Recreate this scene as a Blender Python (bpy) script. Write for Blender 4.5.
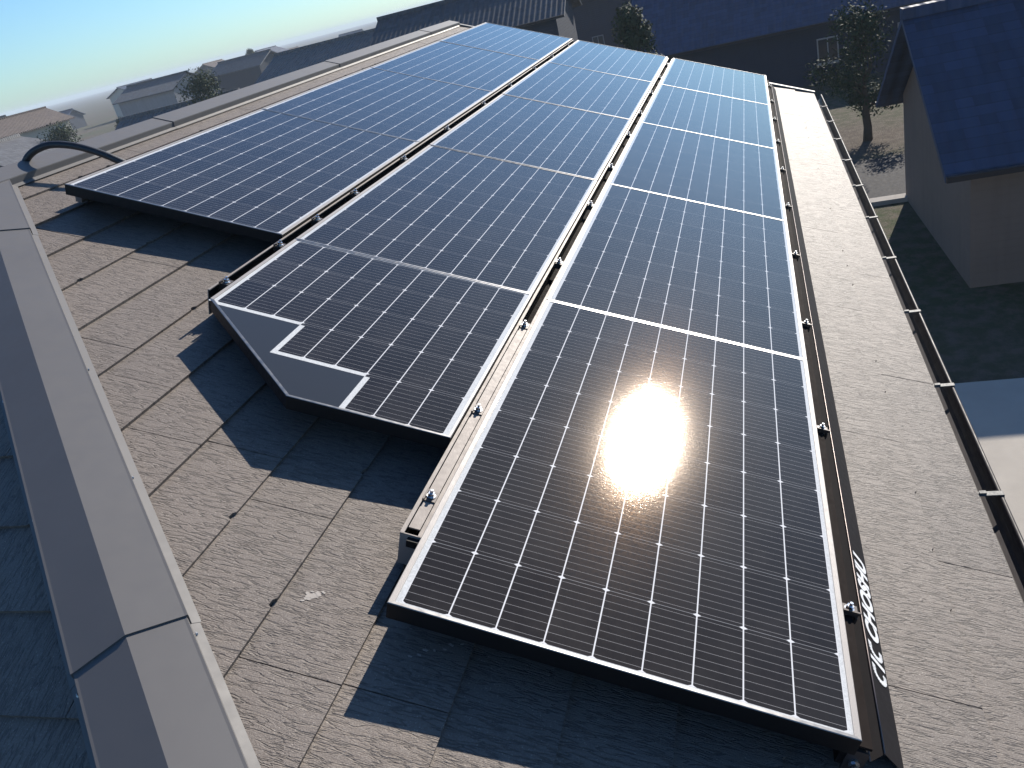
import bpy, bmesh, math, random
from mathutils import Vector, Matrix, noise

# ------------------------------------------------------------------ clear
for o in list(bpy.data.objects):
    bpy.data.objects.remove(o, do_unlink=True)
S = bpy.context.scene
COL = S.collection
random.seed(7)

# ------------------------------------------------------------------ camera
TH = math.atan(0.4)                      # roof pitch 4/10
HR = 6.2                                 # height of the panel plane's origin
cam_d = bpy.data.cameras.new('camera')
cam = bpy.data.objects.new('camera', cam_d)
COL.objects.link(cam)
R0 = Vector((0.237245, -0.944508, -0.227198))      # right
R1 = Vector((-0.470967, 0.092723, -0.877264))      # down
R2 = Vector((0.84965, 0.315129, -0.422834))        # forward
m = Matrix.Identity(4)
for i in range(3):
    m[i][0], m[i][1], m[i][2] = R0[i], -R1[i], -R2[i]
m.translation = Vector((-0.965694, 0.055861, 7.356484))
cam.matrix_world = m
cam_d.sensor_width = 36.0
cam_d.lens = 831.37 / 1024 * 36
cam_d.clip_start = 0.05
cam_d.clip_end = 6000
S.camera = cam

# ------------------------------------------------------------------ world
SUN = Vector((0.8411417, -0.23062621, 0.489175)).normalized()
W = bpy.data.worlds.new('World')
S.world = W
W.use_nodes = True
nt = W.node_tree
nt.nodes.clear()
sky = nt.nodes.new('ShaderNodeTexSky')
sky.sky_type = 'NISHITA'
sky.sun_disc = False
sky.sun_elevation = math.asin(SUN.z)
sky.sun_rotation = math.atan2(SUN.x, SUN.y)
sky.altitude = 50
sky.air_density = 1.0
sky.dust_density = 0.35
sky.ozone_density = 1.8
bg = nt.nodes.new('ShaderNodeBackground')
bg.inputs['Strength'].default_value = 0.074
wo = nt.nodes.new('ShaderNodeOutputWorld')
wb = nt.nodes.new('ShaderNodeMix'); wb.data_type = 'RGBA'; wb.blend_type = 'MULTIPLY'
wb.inputs[0].default_value = 1.0
wb.inputs[7].default_value = (0.565, 0.835, 1.11, 1)       # camera white balance set for the sun
nt.links.new(sky.outputs[0], wb.inputs[6])
nt.links.new(wb.outputs[2], bg.inputs[0])
nt.links.new(bg.outputs[0], wo.inputs[0])

# ------------------------------------------------------------------ sun
sd = bpy.data.lights.new('sun', 'SUN')
sd.energy = 4.6
sd.angle = math.radians(0.5)
sd.color = (1.0, 0.92, 0.81)
so = bpy.data.objects.new('sun', sd)
COL.objects.link(so)
so.rotation_euler = SUN.to_track_quat('Z', 'Y').to_euler()

# ------------------------------------------------------------------ exposure
S.view_settings.view_transform = 'Standard'
S.view_settings.look = 'None'
S.view_settings.exposure = 0.85
S.view_settings.gamma = 1.0
S.view_settings.use_curve_mapping = False

# ================================================================== helpers
def tag(o, label=None, cat=None, group=None, kind=None):
    if label: o['label'] = label
    if cat: o['category'] = cat
    if group: o['group'] = group
    if kind: o['kind'] = kind
    return o

def empty(name, loc=(0, 0, 0), rot=(0, 0, 0)):
    o = bpy.data.objects.new(name, None)
    o.empty_display_size = 0.1
    o.location = loc
    o.rotation_euler = rot
    COL.objects.link(o)
    return o

class MB:
    """collects faces for one mesh object"""
    def __init__(self):
        self.v = []; self.f = []; self.m = []; self.uv = []; self.t = []; self.sm = []
    def face(self, pts, mat=0, uv=None, tint=0.5, smooth=False):
        n = len(self.v)
        self.v += [tuple(p) for p in pts]
        self.f.append(tuple(range(n, n + len(pts))))
        self.m.append(mat); self.t.append(tint); self.sm.append(smooth)
        self.uv.append(uv if uv else [(p[0], p[1]) for p in pts])
    def box(self, a, b, mat=0, M=None, tint=0.5):
        x0, y0, z0 = a; x1, y1, z1 = b
        P = [Vector(p) for p in ((x0,y0,z0),(x1,y0,z0),(x1,y1,z0),(x0,y1,z0),(x0,y0,z1),(x1,y0,z1),(x1,y1,z1),(x0,y1,z1))]
        if M is not None: P = [M @ p for p in P]
        for q in ((3,2,1,0),(4,5,6,7),(0,1,5,4),(1,2,6,5),(2,3,7,6),(3,0,4,7)):
            self.face([P[i] for i in q], mat, tint=tint)
    def prism(self, prof, a, b, fn, mat=0, closed=True, caps=True):
        """profile (list of 2d) swept from a to b; fn(t, p) -> 3d"""
        n = len(prof)
        for i in range(n if closed else n - 1):
            j = (i + 1) % n
            self.face([fn(a, prof[i]), fn(b, prof[i]), fn(b, prof[j]), fn(a, prof[j])], mat)
        if caps and closed:
            self.face([fn(a, p) for p in prof], mat)
            self.face([fn(b, p) for p in reversed(prof)], mat)
    def tube(self, path, r, seg=10, mat=0, cap=True):
        rings = []
        up = Vector((0.123, 0.31, 0.94)).normalized()
        for i, p in enumerate(path):
            p = Vector(p)
            d = (Vector(path[min(i+1, len(path)-1)]) - Vector(path[max(i-1, 0)])).normalized()
            a = d.cross(up)
            if a.length < 1e-4: a = d.cross(Vector((1, 0, 0)))
            a.normalize(); b = d.cross(a).normalized()
            rr = r(i) if callable(r) else r
            rings.append([p + a * (rr * math.cos(2*math.pi*k/seg)) + b * (rr * math.sin(2*math.pi*k/seg)) for k in range(seg)])
        for i in range(len(rings) - 1):
            for k in range(seg):
                l = (k + 1) % seg
                self.face([rings[i][k], rings[i][l], rings[i+1][l], rings[i+1][k]], mat, smooth=True)
        if cap:
            self.face(rings[0], mat); self.face(list(reversed(rings[-1])), mat)
    def cyl(self, c, r, z0, z1, seg=12, mat=0):
        ring = lambda z: [(c[0] + r*math.cos(2*math.pi*k/seg), c[1] + r*math.sin(2*math.pi*k/seg), z) for k in range(seg)]
        A, B = ring(z0), ring(z1)
        for k in range(seg):
            l = (k+1) % seg
            self.face([A[k], A[l], B[l], B[k]], mat)
        self.face(B, mat); self.face(list(reversed(A)), mat)
    def build(self, name, mats, parent=None, weld=True, recalc=True):
        me = bpy.data.meshes.new(name)
        me.from_pydata(self.v, [], self.f)
        if not isinstance(mats, (list, tuple)): mats = [mats]
        for x in mats: me.materials.append(x)
        uvl = me.uv_layers.new(name='UVMap')
        at = me.attributes.new('tint', 'FLOAT', 'FACE')
        k = 0
        for i, p in enumerate(me.polygons):
            p.material_index = self.m[i]
            p.use_smooth = self.sm[i]
            at.data[i].value = self.t[i]
            for c in range(len(self.uv[i])):
                uvl.data[k].uv = self.uv[i][c]; k += 1
        if weld or recalc:
            bm = bmesh.new(); bm.from_mesh(me)
            if weld: bmesh.ops.remove_doubles(bm, verts=bm.verts, dist=1e-5)
            if recalc: bmesh.ops.recalc_face_normals(bm, faces=bm.faces)
            bm.to_mesh(me); bm.free()
        me.update()
        o = bpy.data.objects.new(name, me)
        COL.objects.link(o)
        if parent: o.parent = parent
        return o

def kids(o): return [c for c in bpy.data.objects if c.parent == o]
def copy_tree(o, parent=None):
    c = o.copy(); COL.objects.link(c)
    if parent: c.parent = parent
    for ch in list(o.children): copy_tree(ch, c)
    return c

# ------------------------------------------------------------------ node helpers
class NT:
    def __init__(self, name):
        self.mat = bpy.data.materials.new(name); self.mat.use_nodes = True
        self.t = self.mat.node_tree; self.t.nodes.clear()
        self.out = self.t.nodes.new('ShaderNodeOutputMaterial')
        self.p = self.t.nodes.new('ShaderNodeBsdfPrincipled')
        self.t.links.new(self.p.outputs[0], self.out.inputs[0])
    def n(self, typ, **kw):
        x = self.t.nodes.new(typ)
        for k, v in kw.items(): setattr(x, k, v)
        return x
    def l(self, a, b): self.t.links.new(a, b)
    def math(self, op, a, b=None, c=None, clamp=False):
        x = self.n('ShaderNodeMath', operation=op); x.use_clamp = clamp
        for i, v in enumerate((a, b, c)):
            if v is None: continue
            if isinstance(v, (int, float)): x.inputs[i].default_value = v
            else: self.l(v, x.inputs[i])
        return x.outputs[0]
    def mix(self, f, a, b):
        x = self.n('ShaderNodeMix', data_type='RGBA')
        for i, v in ((0, f), (6, a), (7, b)):
            if isinstance(v, (int, float)): x.inputs[i].default_value = v
            elif isinstance(v, tuple): x.inputs[i].default_value = (*v, 1)
            else: self.l(v, x.inputs[i])
        return x.outputs[2]
    def noise(self, vec, scale, detail=3, rough=0.5, dist=0.0):
        x = self.n('ShaderNodeTexNoise')
        x.inputs['Scale'].default_value = scale; x.inputs['Detail'].default_value = detail
        x.inputs['Roughness'].default_value = rough; x.inputs['Distortion'].default_value = dist
        if vec is not None: self.l(vec, x.inputs['Vector'])
        return x.outputs['Fac']
    def ramp(self, f, lo, hi, a=0.0, b=1.0):
        x = self.n('ShaderNodeMapRange'); x.clamp = True
        self.l(f, x.inputs[0])
        for i, v in enumerate((lo, hi, a, b)): x.inputs[i+1].default_value = v
        return x.outputs[0]
    def mapping(self, vec, scale):
        x = self.n('ShaderNodeMapping'); x.inputs['Scale'].default_value = scale
        self.l(vec, x.inputs['Vector']); return x.outputs[0]
    def bump(self, h, dist, strength=1.0, normal=None):
        x = self.n('ShaderNodeBump'); x.inputs['Distance'].default_value = dist
        x.inputs['Strength'].default_value = strength
        self.l(h, x.inputs['Height'])
        if normal is not None: self.l(normal, x.inputs['Normal'])
        return x.outputs[0]
    def set(self, **kw):
        for k, v in kw.items():
            s = self.p.inputs[k.replace('_', ' ')]
            if isinstance(v, tuple): s.default_value = (*v, 1)
            elif isinstance(v, (int, float)): s.default_value = v
            else: self.l(v, s)
    def obj(self): return self.n('ShaderNodeTexCoord').outputs['Object']
    def tint(self):
        x = self.n('ShaderNodeAttribute'); x.attribute_name = 'tint'; return x.outputs['Fac']

def siding(name, col, pitch_=.15):
    k = NT(name); o = k.obj()
    sp = k.n('ShaderNodeSeparateXYZ'); k.l(o, sp.inputs[0])
    fr = k.math('FRACT', k.math('DIVIDE', sp.outputs[2], pitch_))
    f = k.noise(o, 1.2, 5, .65)
    st = k.noise(k.mapping(o, (5, 5, .35)), 1.0, 4, .6)
    c = k.mix(f, tuple(x * .85 for x in col), tuple(min(1, x * 1.15) for x in col))
    c = k.mix(k.ramp(st, .5, .8, 0, .35), c, tuple(x * .55 for x in col))
    k.set(Base_Color=c, Roughness=.8, Specular_IOR_Level=.25, Normal=k.bump(fr, .012))
    return k.mat
def simple(name, col, rough=0.5, metal=0.0, var=0.12, scale=6, spec=0.5, bump=0.0, bscale=80):
    k = NT(name); o = k.obj()
    f = k.noise(o, scale, 4)
    a = tuple(c * (1 - var) for c in col); b = tuple(min(1, c * (1 + var)) for c in col)
    k.set(Base_Color=k.mix(f, a, b), Metallic=metal, Specular_IOR_Level=spec)
    k.set(Roughness=k.ramp(k.noise(o, scale * 5, 3), 0.3, 0.7, max(0.02, rough - 0.06), min(1, rough + 0.06)))
    if bump: k.set(Normal=k.bump(k.noise(o, bscale, 3), bump))
    return k.mat

# ------------------------------------------------------------------ materials
def slate_material(name, warm=True):
    k = NT(name); o = k.obj()
    t = k.tint()
    w = k.n('ShaderNodeVectorMath', operation='ADD')
    k.l(o, w.inputs[0])
    cx = k.n('ShaderNodeCombineXYZ'); k.l(k.math('MULTIPLY', t, 37.0), cx.inputs[2]); k.l(cx.outputs[0], w.inputs[1])
    n1 = k.noise(k.mapping(w.outputs[0], (90, 14, 1)), 1.0, 2.5, 0.55, 0.35)
    groove = k.ramp(k.math('ABSOLUTE', k.math('SUBTRACT', n1, 0.5)), 0.004, 0.05)
    n2 = k.noise(k.mapping(w.outputs[0], (160, 24, 1)), 1.0, 2, 0.5, 0.3)
    groove2 = k.ramp(k.math('ABSOLUTE', k.math('SUBTRACT', n2, 0.47)), 0.0, 0.04)
    grain = k.noise(o, 300, 3, 0.7)
    fine = k.noise(o, 1100, 1, 0.5)
    h = k.math('ADD', k.math('MULTIPLY', groove, 1.0), k.math('MULTIPLY', groove2, 0.45))
    h = k.math('ADD', h, k.math('MULTIPLY', n1, 0.8))
    b1 = k.bump(h, 0.0012, 0.9)
    b2 = k.bump(k.math('ADD', grain, k.math('MULTIPLY', fine, 0.5)), 0.0010, 0.9, b1)
    big = k.noise(o, 2.2, 4, 0.6)
    base = k.mix(k.ramp(big, 0.3, 0.7), (0.143, 0.118, 0.101), (0.170, 0.141, 0.121))
    base = k.mix(k.ramp(t, 0, 1, 0.0, 0.5), base, (0.116, 0.098, 0.088))
    base = k.mix(k.ramp(grain, 0.48, 0.70, 0, 0.6), base, (0.215, 0.19, 0.168))  # paler grains, with their sparkle put into the colour
    vo = k.n('ShaderNodeTexVoronoi'); vo.inputs['Scale'].default_value = 330; k.l(o, vo.inputs['Vector'])
    sv_ = k.n('ShaderNodeSeparateXYZ'); k.l(vo.outputs['Color'], sv_.inputs[0])
    glitter_speck = k.math('MULTIPLY', k.math('GREATER_THAN', sv_.outputs[0], .955), k.math('LESS_THAN', vo.outputs['Distance'], .4))
    base = k.mix(k.math('MULTIPLY', glitter_speck, .4), base, (0.40, 0.36, 0.32))  # glitter of the slates painted in as sparse pale specks
    base = k.mix(k.math('MULTIPLY', k.math('SUBTRACT', 1.0, groove), 0.62), base, (0.058, 0.049, 0.043))
    k.set(Base_Color=base, Roughness=k.ramp(grain, 0.3, 0.7, 0.70, 0.52), Specular_IOR_Level=0.40, Normal=b2)
    return k.mat
SLATE = slate_material('slate')
FELT = simple('felt', (0.02, 0.018, 0.017), 0.9)
CAP = NT('cap_steel')
_o = CAP.obj(); _f = CAP.noise(_o, 3.5, 4)
_s = CAP.noise(CAP.mapping(_o, (30, 30, 30)), 1.0, 3)
CAP.set(Base_Color=CAP.mix(_f, (0.096, 0.093, 0.094), (0.113, 0.110, 0.111)), Metallic=0.0,
        Roughness=CAP.ramp(_s, 0.3, 0.7, 0.50, 0.58), Specular_IOR_Level=0.3,
        Normal=CAP.bump(CAP.noise(_o, 9, 2), 0.0015, 0.5))
CAP = CAP.mat

def glass_surface(k, c, o):
    # satin solar glass: fine texture breaks the sun's mirror image into grains; the specular tint warms its fringe
    glint = k.math('ADD', k.noise(o, 250, 2, 0.6), k.math('MULTIPLY', k.noise(o, 700, 1), 0.4))
    tg = k.n('ShaderNodeTangent'); tg.direction_type = 'UV_MAP'; tg.uv_map = 'UVMap'
    k.l(tg.outputs[0], k.p.inputs['Tangent'])
    k.set(Anisotropic=0.45, Anisotropic_Rotation=0.25)
    k.set(Base_Color=c, Roughness=0.062, IOR=1.38, Specular_IOR_Level=0.5, Specular_Tint=(1.0, 0.76, 0.54),
          Normal=k.bump(glint, 0.00015, 0.5))
    # added weak gloss lobe: glare's amber halo and sparkle put into its colour
    gl = k.n('ShaderNodeBsdfGlossy'); gl.inputs['Roughness'].default_value = 0.135
    gr_ = k.ramp(k.noise(o, 330, 2, 0.7), 0.42, 0.66)
    k.l(k.mix(gr_, (0.0004, 0.0002, 0.0001), (0.0052, 0.0032, 0.0018)), gl.inputs['Color'])
    ad = k.n('ShaderNodeAddShader'); k.l(k.p.outputs[0], ad.inputs[0]); k.l(gl.outputs[0], ad.inputs[1])
    k.l(ad.outputs[0], k.out.inputs[0])
def cell_material():
    k = NT('solar_cell')
    uv = k.n('ShaderNodeUVMap'); uv.uv_map = 'UVMap'
    sp = k.n('ShaderNodeSeparateXYZ'); k.l(uv.outputs[0], sp.inputs[0])
    u, v = sp.outputs[0], sp.outputs[1]
    PU, PV = 0.16333, 0.08260
    su = k.math('MULTIPLY', k.math('ABSOLUTE', k.math('SUBTRACT', k.math('FRACT', k.math('ADD', k.math('DIVIDE', u, PU), 0.5)), 0.5)), PU)
    sv = k.math('MULTIPLY', k.math('ABSOLUTE', k.math('SUBTRACT', k.math('FRACT', k.math('ADD', k.math('DIVIDE', v, PV), 0.5)), 0.5)), PV)
    gv = k.math('LESS_THAN', sv, 0.00125)                # bright strip between the columns
    gu = k.math('LESS_THAN', su, 0.0006)                 # hairline between half cells
    dia = k.math('LESS_THAN', k.math('ADD', su, k.math('MULTIPLY', sv, 0.55)), 0.0043)
    corner = dia
    # busbars: nine fine wires per half cell, running up the slope
    NB = 9.0
    bu = k.math('ABSOLUTE', k.math('SUBTRACT', k.math('FRACT', k.math('MULTIPLY', k.math('DIVIDE', u, PU), NB)), 0.5))
    bus = k.math('LESS_THAN', bu, 0.5 * NB * 0.00055 / PU)
    # silicon: slight tone steps from cell to cell
    iu = k.math('FLOOR', k.math('DIVIDE', u, PU)); iv = k.math('FLOOR', k.math('DIVIDE', v, PV))
    wn = k.n('ShaderNodeTexWhiteNoise', noise_dimensions='3D')
    cx = k.n('ShaderNodeCombineXYZ'); k.l(iu, cx.inputs[0]); k.l(iv, cx.inputs[1])
    oi = k.n('ShaderNodeObjectInfo'); k.l(oi.outputs['Random'], cx.inputs[2])
    k.l(cx.outputs[0], wn.inputs['Vector'])
    si = k.mix(wn.outputs[0], (0.0150, 0.0125, 0.0125), (0.0215, 0.0185, 0.0180))
    c = k.mix(k.math('MULTIPLY', bus, 0.85), si, (0.37, 0.36, 0.36))
    c = k.mix(k.math('MULTIPLY', gu, 0.55), c, (0.35, 0.35, 0.36))
    # a thin uneven film of dust on the glass
    o = k.obj()
    dust = k.ramp(k.noise(o, 5.5, 5, 0.7), .45, .75, 0, .022)
    c = k.mix(dust, c, (0.55, 0.50, 0.45))
    wht = k.math('MAXIMUM', gv, corner)
    c = k.mix(wht, c, (0.60, 0.60, 0.61))
    o = k.obj()
    glass_surface(k, c, o)
    return k.mat
CELL = cell_material()
def glass_over(name, col, speckle=0.0):  # random darker speckle in the sheet's own colour
    k = NT(name); o = k.obj()
    f = k.noise(o, 260, 3, 0.7)
    glass_surface(k, k.mix(k.ramp(f, 0.3, 0.7), tuple(c * (1 - speckle) for c in col), col), o)
    return k.mat
BACKSHEET = glass_over('white_backsheet', (0.62, 0.63, 0.63), 0.30)
DUMMY = glass_over('dark_blank_sheet', (0.030, 0.033, 0.040))
ALU = simple('anodised_frame', (0.27, 0.252, 0.242), 0.5, 0.15, 0.06, 12, spec=0.4, bump=0.0002, bscale=500)
ALU_END = simple('frame_end_metal', (0.19, 0.188, 0.19), 0.36, 1.0, 0.06, 12)
ALU_RAIL = simple('rail_aluminium', (0.215, 0.188, 0.170), 0.55, 0.1, 0.08, 14, spec=0.35, bump=0.0002, bscale=300)
FRAME_DARK = simple('frame_black', (0.007, 0.0065, 0.007), 0.5, 0.0, 0.1, 20, spec=0.25)
BROWN = simple('rail_brown', (0.055, 0.042, 0.038), 0.42, 0.2, 0.1, 20)
EAVE_DARK = simple('eave_rail_dark', (0.016, 0.012, 0.011), 0.88, 0.0, 0.1, 20, spec=0.08)
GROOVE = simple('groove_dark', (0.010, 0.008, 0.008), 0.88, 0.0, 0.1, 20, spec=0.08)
STEEL = simple('bolt_steel', (0.62, 0.62, 0.63), 0.25, 1.0, 0.06, 30)
COVER = simple('cover_black', (0.017, 0.0155, 0.017), 0.7, 0.0, 0.15, 16, spec=0.10, bump=0.0001, bscale=400)
LETTER = simple('white_lettering', (0.80, 0.80, 0.80), 0.5, 0.0, 0.04)
PIPE = simple('black_conduit', (0.022, 0.023, 0.027), 0.45, 0.0, 0.2, 20)
GUTTER = simple('gutter_brown', (0.026, 0.020, 0.021), 0.55, 0.0, 0.15, 8, spec=0.25)
BRACKET = simple('bracket_zinc', (0.11, 0.11, 0.112), 0.65, 0.0, 0.08, 30)
WALLM = simple('render_cream', (0.42, 0.38, 0.32), 0.85, 0.0, 0.08, 3, bump=0.002, bscale=60)
SPLAT = simple('chalky_white', (0.33, 0.30, 0.27), 0.8, 0.0, 0.2, 60)

# ================================================================== THE HOUSE AND ITS ROOF
SW = -0.100                     # slate surface in the panel frame (w)
ROOF_ROT = (TH, 0, 0)
ROOF_LOC = Vector((0, 0, HR))
A3 = Matrix.Rotation(TH, 3, 'X')
def rw(u, v, w): return ROOF_LOC + A3 @ Vector((u, v, w))        # roof frame -> world
CT, ST = math.cos(TH), math.sin(TH)

EAVE = -0.440
RIDGE_V = 2.835
def hip_u(v): return 0.084 + (v - 1.421) * CT
UE = hip_u(EAVE)                # hip corner at the eave
U_END = 6.88
UR = hip_u(RIDGE_V)
GH = 0.0
house = empty('house', (2.6, 2.6, GH))
tag(house, 'dark grey slate roofed house carrying the solar panels, with steel caps and gutter', 'house')
hl = house.location
def house_part(o, rot=(0, 0, 0), loc=None):
    o.parent = house
    o.rotation_euler = rot
    o.location = (Vector(loc) if loc is not None else Vector((0, 0, 0))) - hl
    return o

COURSE0, EXPO = 0.816, 0.182
def slates(name, v_lo, v_hi, left, right, seed, butt0, joints=None):
    """courses of slates, each a thin tilted slab, between left(v) and right(v)"""
    rnd = random.Random(seed)
    mb = MB()
    k0 = math.floor((v_lo - butt0) / EXPO) - 1
    k = k0
    while butt0 + k * EXPO < v_hi:
        v0 = butt0 + k * EXPO; v1 = v0 + EXPO
        a = max(v0, v_lo); b = min(v1 + 0.004, v_hi)
        if b - a > 0.01:
            wz = lambda v: SW + 0.0038 - 0.0078 * (v - v0) / EXPO
            off = (joints[k] if joints and k in joints else 0.24 + (0.455 if k % 2 else 0.0) + rnd.uniform(-0.06, 0.06))
            l0, r0 = left(a), right(a); l1, r1 = left(b), right(b)
            lo, hi = min(l0, l1), max(r0, r1)
            j = math.floor((lo - off) / 0.91)
            while off + j * 0.91 < hi:
                s0 = off + j * 0.91 + 0.0011; s1 = off + (j + 1) * 0.91 - 0.0011
                p = [(max(s0, l0), a), (min(s1, r0), a), (min(s1, r1), b), (max(s0, l1), b)]
                j += 1
                if p[1][0] - p[0][0] < 0.004 and p[2][0] - p[3][0] < 0.004: continue
                if p[1][0] <= p[0][0]: p = [p[2], p[3], (p[3][0], p[3][1] - 0.0)]; continue
                t = rnd.random()
                dz = rnd.uniform(-0.0006, 0.0006)
                # small drainage notches cut in the butt edge
                bot = [p[0]]
                if a == v0:
                    for nx in (s0 + 0.003, s0 + 0.455 + rnd.uniform(-.1, .1), s0 + 0.23 + rnd.uniform(-.06, .06), s0 + 0.69 + rnd.uniform(-.06, .06)):
                        if rnd.random() < 0.72 and p[0][0] + 0.02 < nx < p[1][0] - 0.02:
                            bot.append((nx, None))
                bot = [bot[0]] + sorted(bot[1:], key=lambda q: q[0])
                line = [p[0]]
                for q in bot[1:]:
                    x = q[0]
                    line += [(x - 0.012, a), (x - 0.006, a + 0.0065), (x + 0.007, a + 0.0060), (x + 0.013, a)]
                line.append(p[1])
                # tiny unevenness of the butt edge
                top = [(x, y, wz(y) + dz) for x, y in line] + [(p[2][0], b, wz(b) + dz), (p[3][0], b, wz(b) + dz)]
                mb.face(top, 0, tint=t)
                for q, r in zip(line[:-1], line[1:]):
                    mb.face([(q[0], q[1], wz(q[1]) - .009), (r[0], r[1], wz(r[1]) - .009), (r[0], r[1], wz(r[1]) + dz), (q[0], q[1], wz(q[1]) + dz)], 0, tint=t)
                for q, r in (((p[1][0], a), (p[2][0], b)), ((p[3][0], b), (p[0][0], a))):
                    mb.face([(q[0], q[1], wz(q[1]) - .009), (r[0], r[1], wz(r[1]) - .009), (r[0], r[1], wz(r[1]) + dz), (q[0], q[1], wz(q[1]) + dz)], 0, tint=t)
        k += 1
    # underlay
    z = SW - 0.0078
    mb.face([(left(v_lo), v_lo, z), (right(v_lo), v_lo, z), (right(v_hi), v_hi, z), (left(v_hi), v_hi, z)], 1)
    return mb

# joint offsets read off the photograph (course index -> u of one joint)
J = {-5: 0.687, -6: 0.240, 3: 0.372, 4: 0.545, 2: 0.40, 1: 0.258, 0: 0.80, -1: -0.10}
mbA = slates('roof_slope', EAVE, RIDGE_V, hip_u, lambda v: U_END, 3, COURSE0, J)
slopeA = house_part(mbA.build('roof_slope', [SLATE, FELT], weld=False), ROOF_ROT, ROOF_LOC)

# plane B: the hip end, falling towards the photographer's left
hipE = rw(UE, EAVE, SW)                      # world point on the hip at the eave
Brot = (Matrix.Rotation(-math.pi/2, 3, 'Z') @ A3)
LB = 3.05 * 2
hip_world_dir = (rw(UR, RIDGE_V, SW) - hipE)
# local frame of B: u' = -y, v' = upslope(+x), origin so that w'=SW lies in the plane
originB = hipE - Brot @ Vector((0, 0, SW))
vB_top = (RIDGE_V - EAVE)
mbB = slates('hip_slope', 0.0, vB_top, lambda v: -LB + v * CT, lambda v: -v * CT, 5, 0.03)
slopeB = house_part(mbB.build('hip_slope', [SLATE, FELT], weld=False), Brot.to_euler(), originB)

# plane C: the far side of the ridge
Crot = (Matrix.Rotation(math.pi, 3, 'Z') @ A3)
ridge_w = rw(0, RIDGE_V, SW)
yC = 2 * ridge_w.y - hipE.y                  # rear eave
originC = Vector((U_END, yC, hipE.z)) - Crot @ Vector((0, 0, SW))
mbC = slates('rear_slope', 0.0, RIDGE_V - EAVE, lambda v: 0.0, lambda v: (U_END - UE) - v * CT, 9, 0.03)
slopeC = house_part(mbC.build('rear_slope', [SLATE, FELT], weld=False), Crot.to_euler(), originC)

# ---- caps: folded steel along the hip and the ridge
def cap(name, P0, P1, pA, nA, pB, nB, seglen, first, mat):
    """folded cap from P0 (low) to P1 on the line where planes A and B meet"""
    d = (P1 - P0); L = d.length; d.normalize()
    up = Vector((0, 0, 1)); up = (up - d * up.dot(d)).normalized()
    cuts = [0.0]; s = first
    while s < L - 0.05: cuts.append(s); s += seglen
    cuts.append(L)
    for i in range(len(cuts) - 1):
        a, b = cuts[i] - (0.0 if i == 0 else 0.0), cuts[i+1] + (0.045 if i < len(cuts) - 2 else 0)
        mb = MB()
        def prof(h, r):
            k = nA.dot(up)
            ap = up * (h / k)
            return [pA * (.110 + r) + nA * 0.005, pA * (.094 + r) + nA * 0.009, pA * (.090 + r) + nA * (h - .002), pA * (.0885 + r) + nA * (h + .0012),
                    pA * (.084 + r) + nA * (h + .0005), ap,
                    pB * (.084 + r) + nB * (h + .0005), pB * (.0885 + r) + nB * (h + .0012), pB * (.090 + r) + nB * (h - .002), pB * (.094 + r) + nB * 0.009, pB * (.110 + r) + nB * 0.005]
        lo = [P0 + d * a + q for q in prof(0.0315, 0.0015)]
        hi = [P0 + d * b + q for q in prof(0.0280, -0.001)]
        for q in range(len(lo) - 1):
            mb.face([lo[q], lo[q+1], hi[q+1], hi[q]])
        # return edge at the lower end, and underside
        mb.face(lo); mb.face(list(reversed(hi)))
        mb.face([lo[0], lo[-1], hi[-1], hi[0]])
        o = mb.build(name, mat, weld=True)
        house_part(o)
P0, P1 = hipE.copy(), rw(UR, RIDGE_V, SW)
SCREW = simple('screw_zinc', (0.45, 0.44, 0.43), .4, .6, .05, 20)
dh = (P1 - P0).normalized()
nA = (A3 @ Vector((0, 0, 1))).normalized(); nB = (Brot @ Vector((0, 0, 1))).normalized(); nC = (Crot @ Vector((0, 0, 1))).normalized()
pA = dh.cross(nA).normalized()
if pA.dot(Vector((1, -1, 0))) < 0: pA = -pA
pB = dh.cross(nB).normalized()
if pB.dot(Vector((-1, 1, 0))) < 0: pB = -pB
# joint of the hip cap seen at u = -0.08
jt = (rw(hip_u(1.165), 1.165, SW) - P0).length
cap('hip_cap', P0, P1 + dh * 0.02, pA, nA, pB, nB, 1.77, jt, CAP)
sc0 = None
def cap_screw(p, nrm):
    global sc0
    if sc0 is None:
        q = MB(); q.cyl((0, 0), .0042, 0, .0022, 8); q.cyl((0, 0), .0024, .0022, .0036, 6)
        sc0 = q.build('cap_screw', SCREW); o = sc0
    else:
        o = sc0.copy(); COL.objects.link(o)
    house_part(o, nrm.to_track_quat('Z', 'Y').to_euler(), p)
hipL = (P1 - P0).length
for i in range(1, 8):
    t_ = i * .455 - .12
    if t_ > hipL - .1: break
    base = P0 + dh * t_
    cap_screw(base + pA * .0925 + nA * .019, pA)
    cap_screw(base + pB * .0925 + nB * .019, pB)
R0w, R1w = rw(UR - 0.02, RIDGE_V, SW), rw(U_END, RIDGE_V, SW)
cap('ridge_cap', R0w, R1w, -(A3 @ Vector((0, 1, 0))), nA, -(Crot @ Vector((0, 1, 0))), nC, 1.82, 2.44 - UR, CAP)
# rear hip
P0r = Vector((UE, yC, hipE.z)); dr = (P1 - P0r).normalized()
pBr = dr.cross(nB).normalized(); pBr = pBr if pBr.dot(Vector((-1, -1, 0))) > 0 else -pBr
pCr = dr.cross(nC).normalized(); pCr = pCr if pCr.dot(Vector((1, 1, 0))) > 0 else -pCr
cap('hip_cap', P0r, P1, pCr, nC, pBr, nB, 1.77, 1.2, CAP)

# ---- verge trim along the far gable
mb = MB()
mb.box((U_END - 0.035, EAVE - .005, SW - 0.03), (U_END + 0.02, RIDGE_V - .06, SW + 0.016))
house_part(mb.build('verge_trim', CAP), ROOF_ROT, ROOF_LOC)
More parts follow.
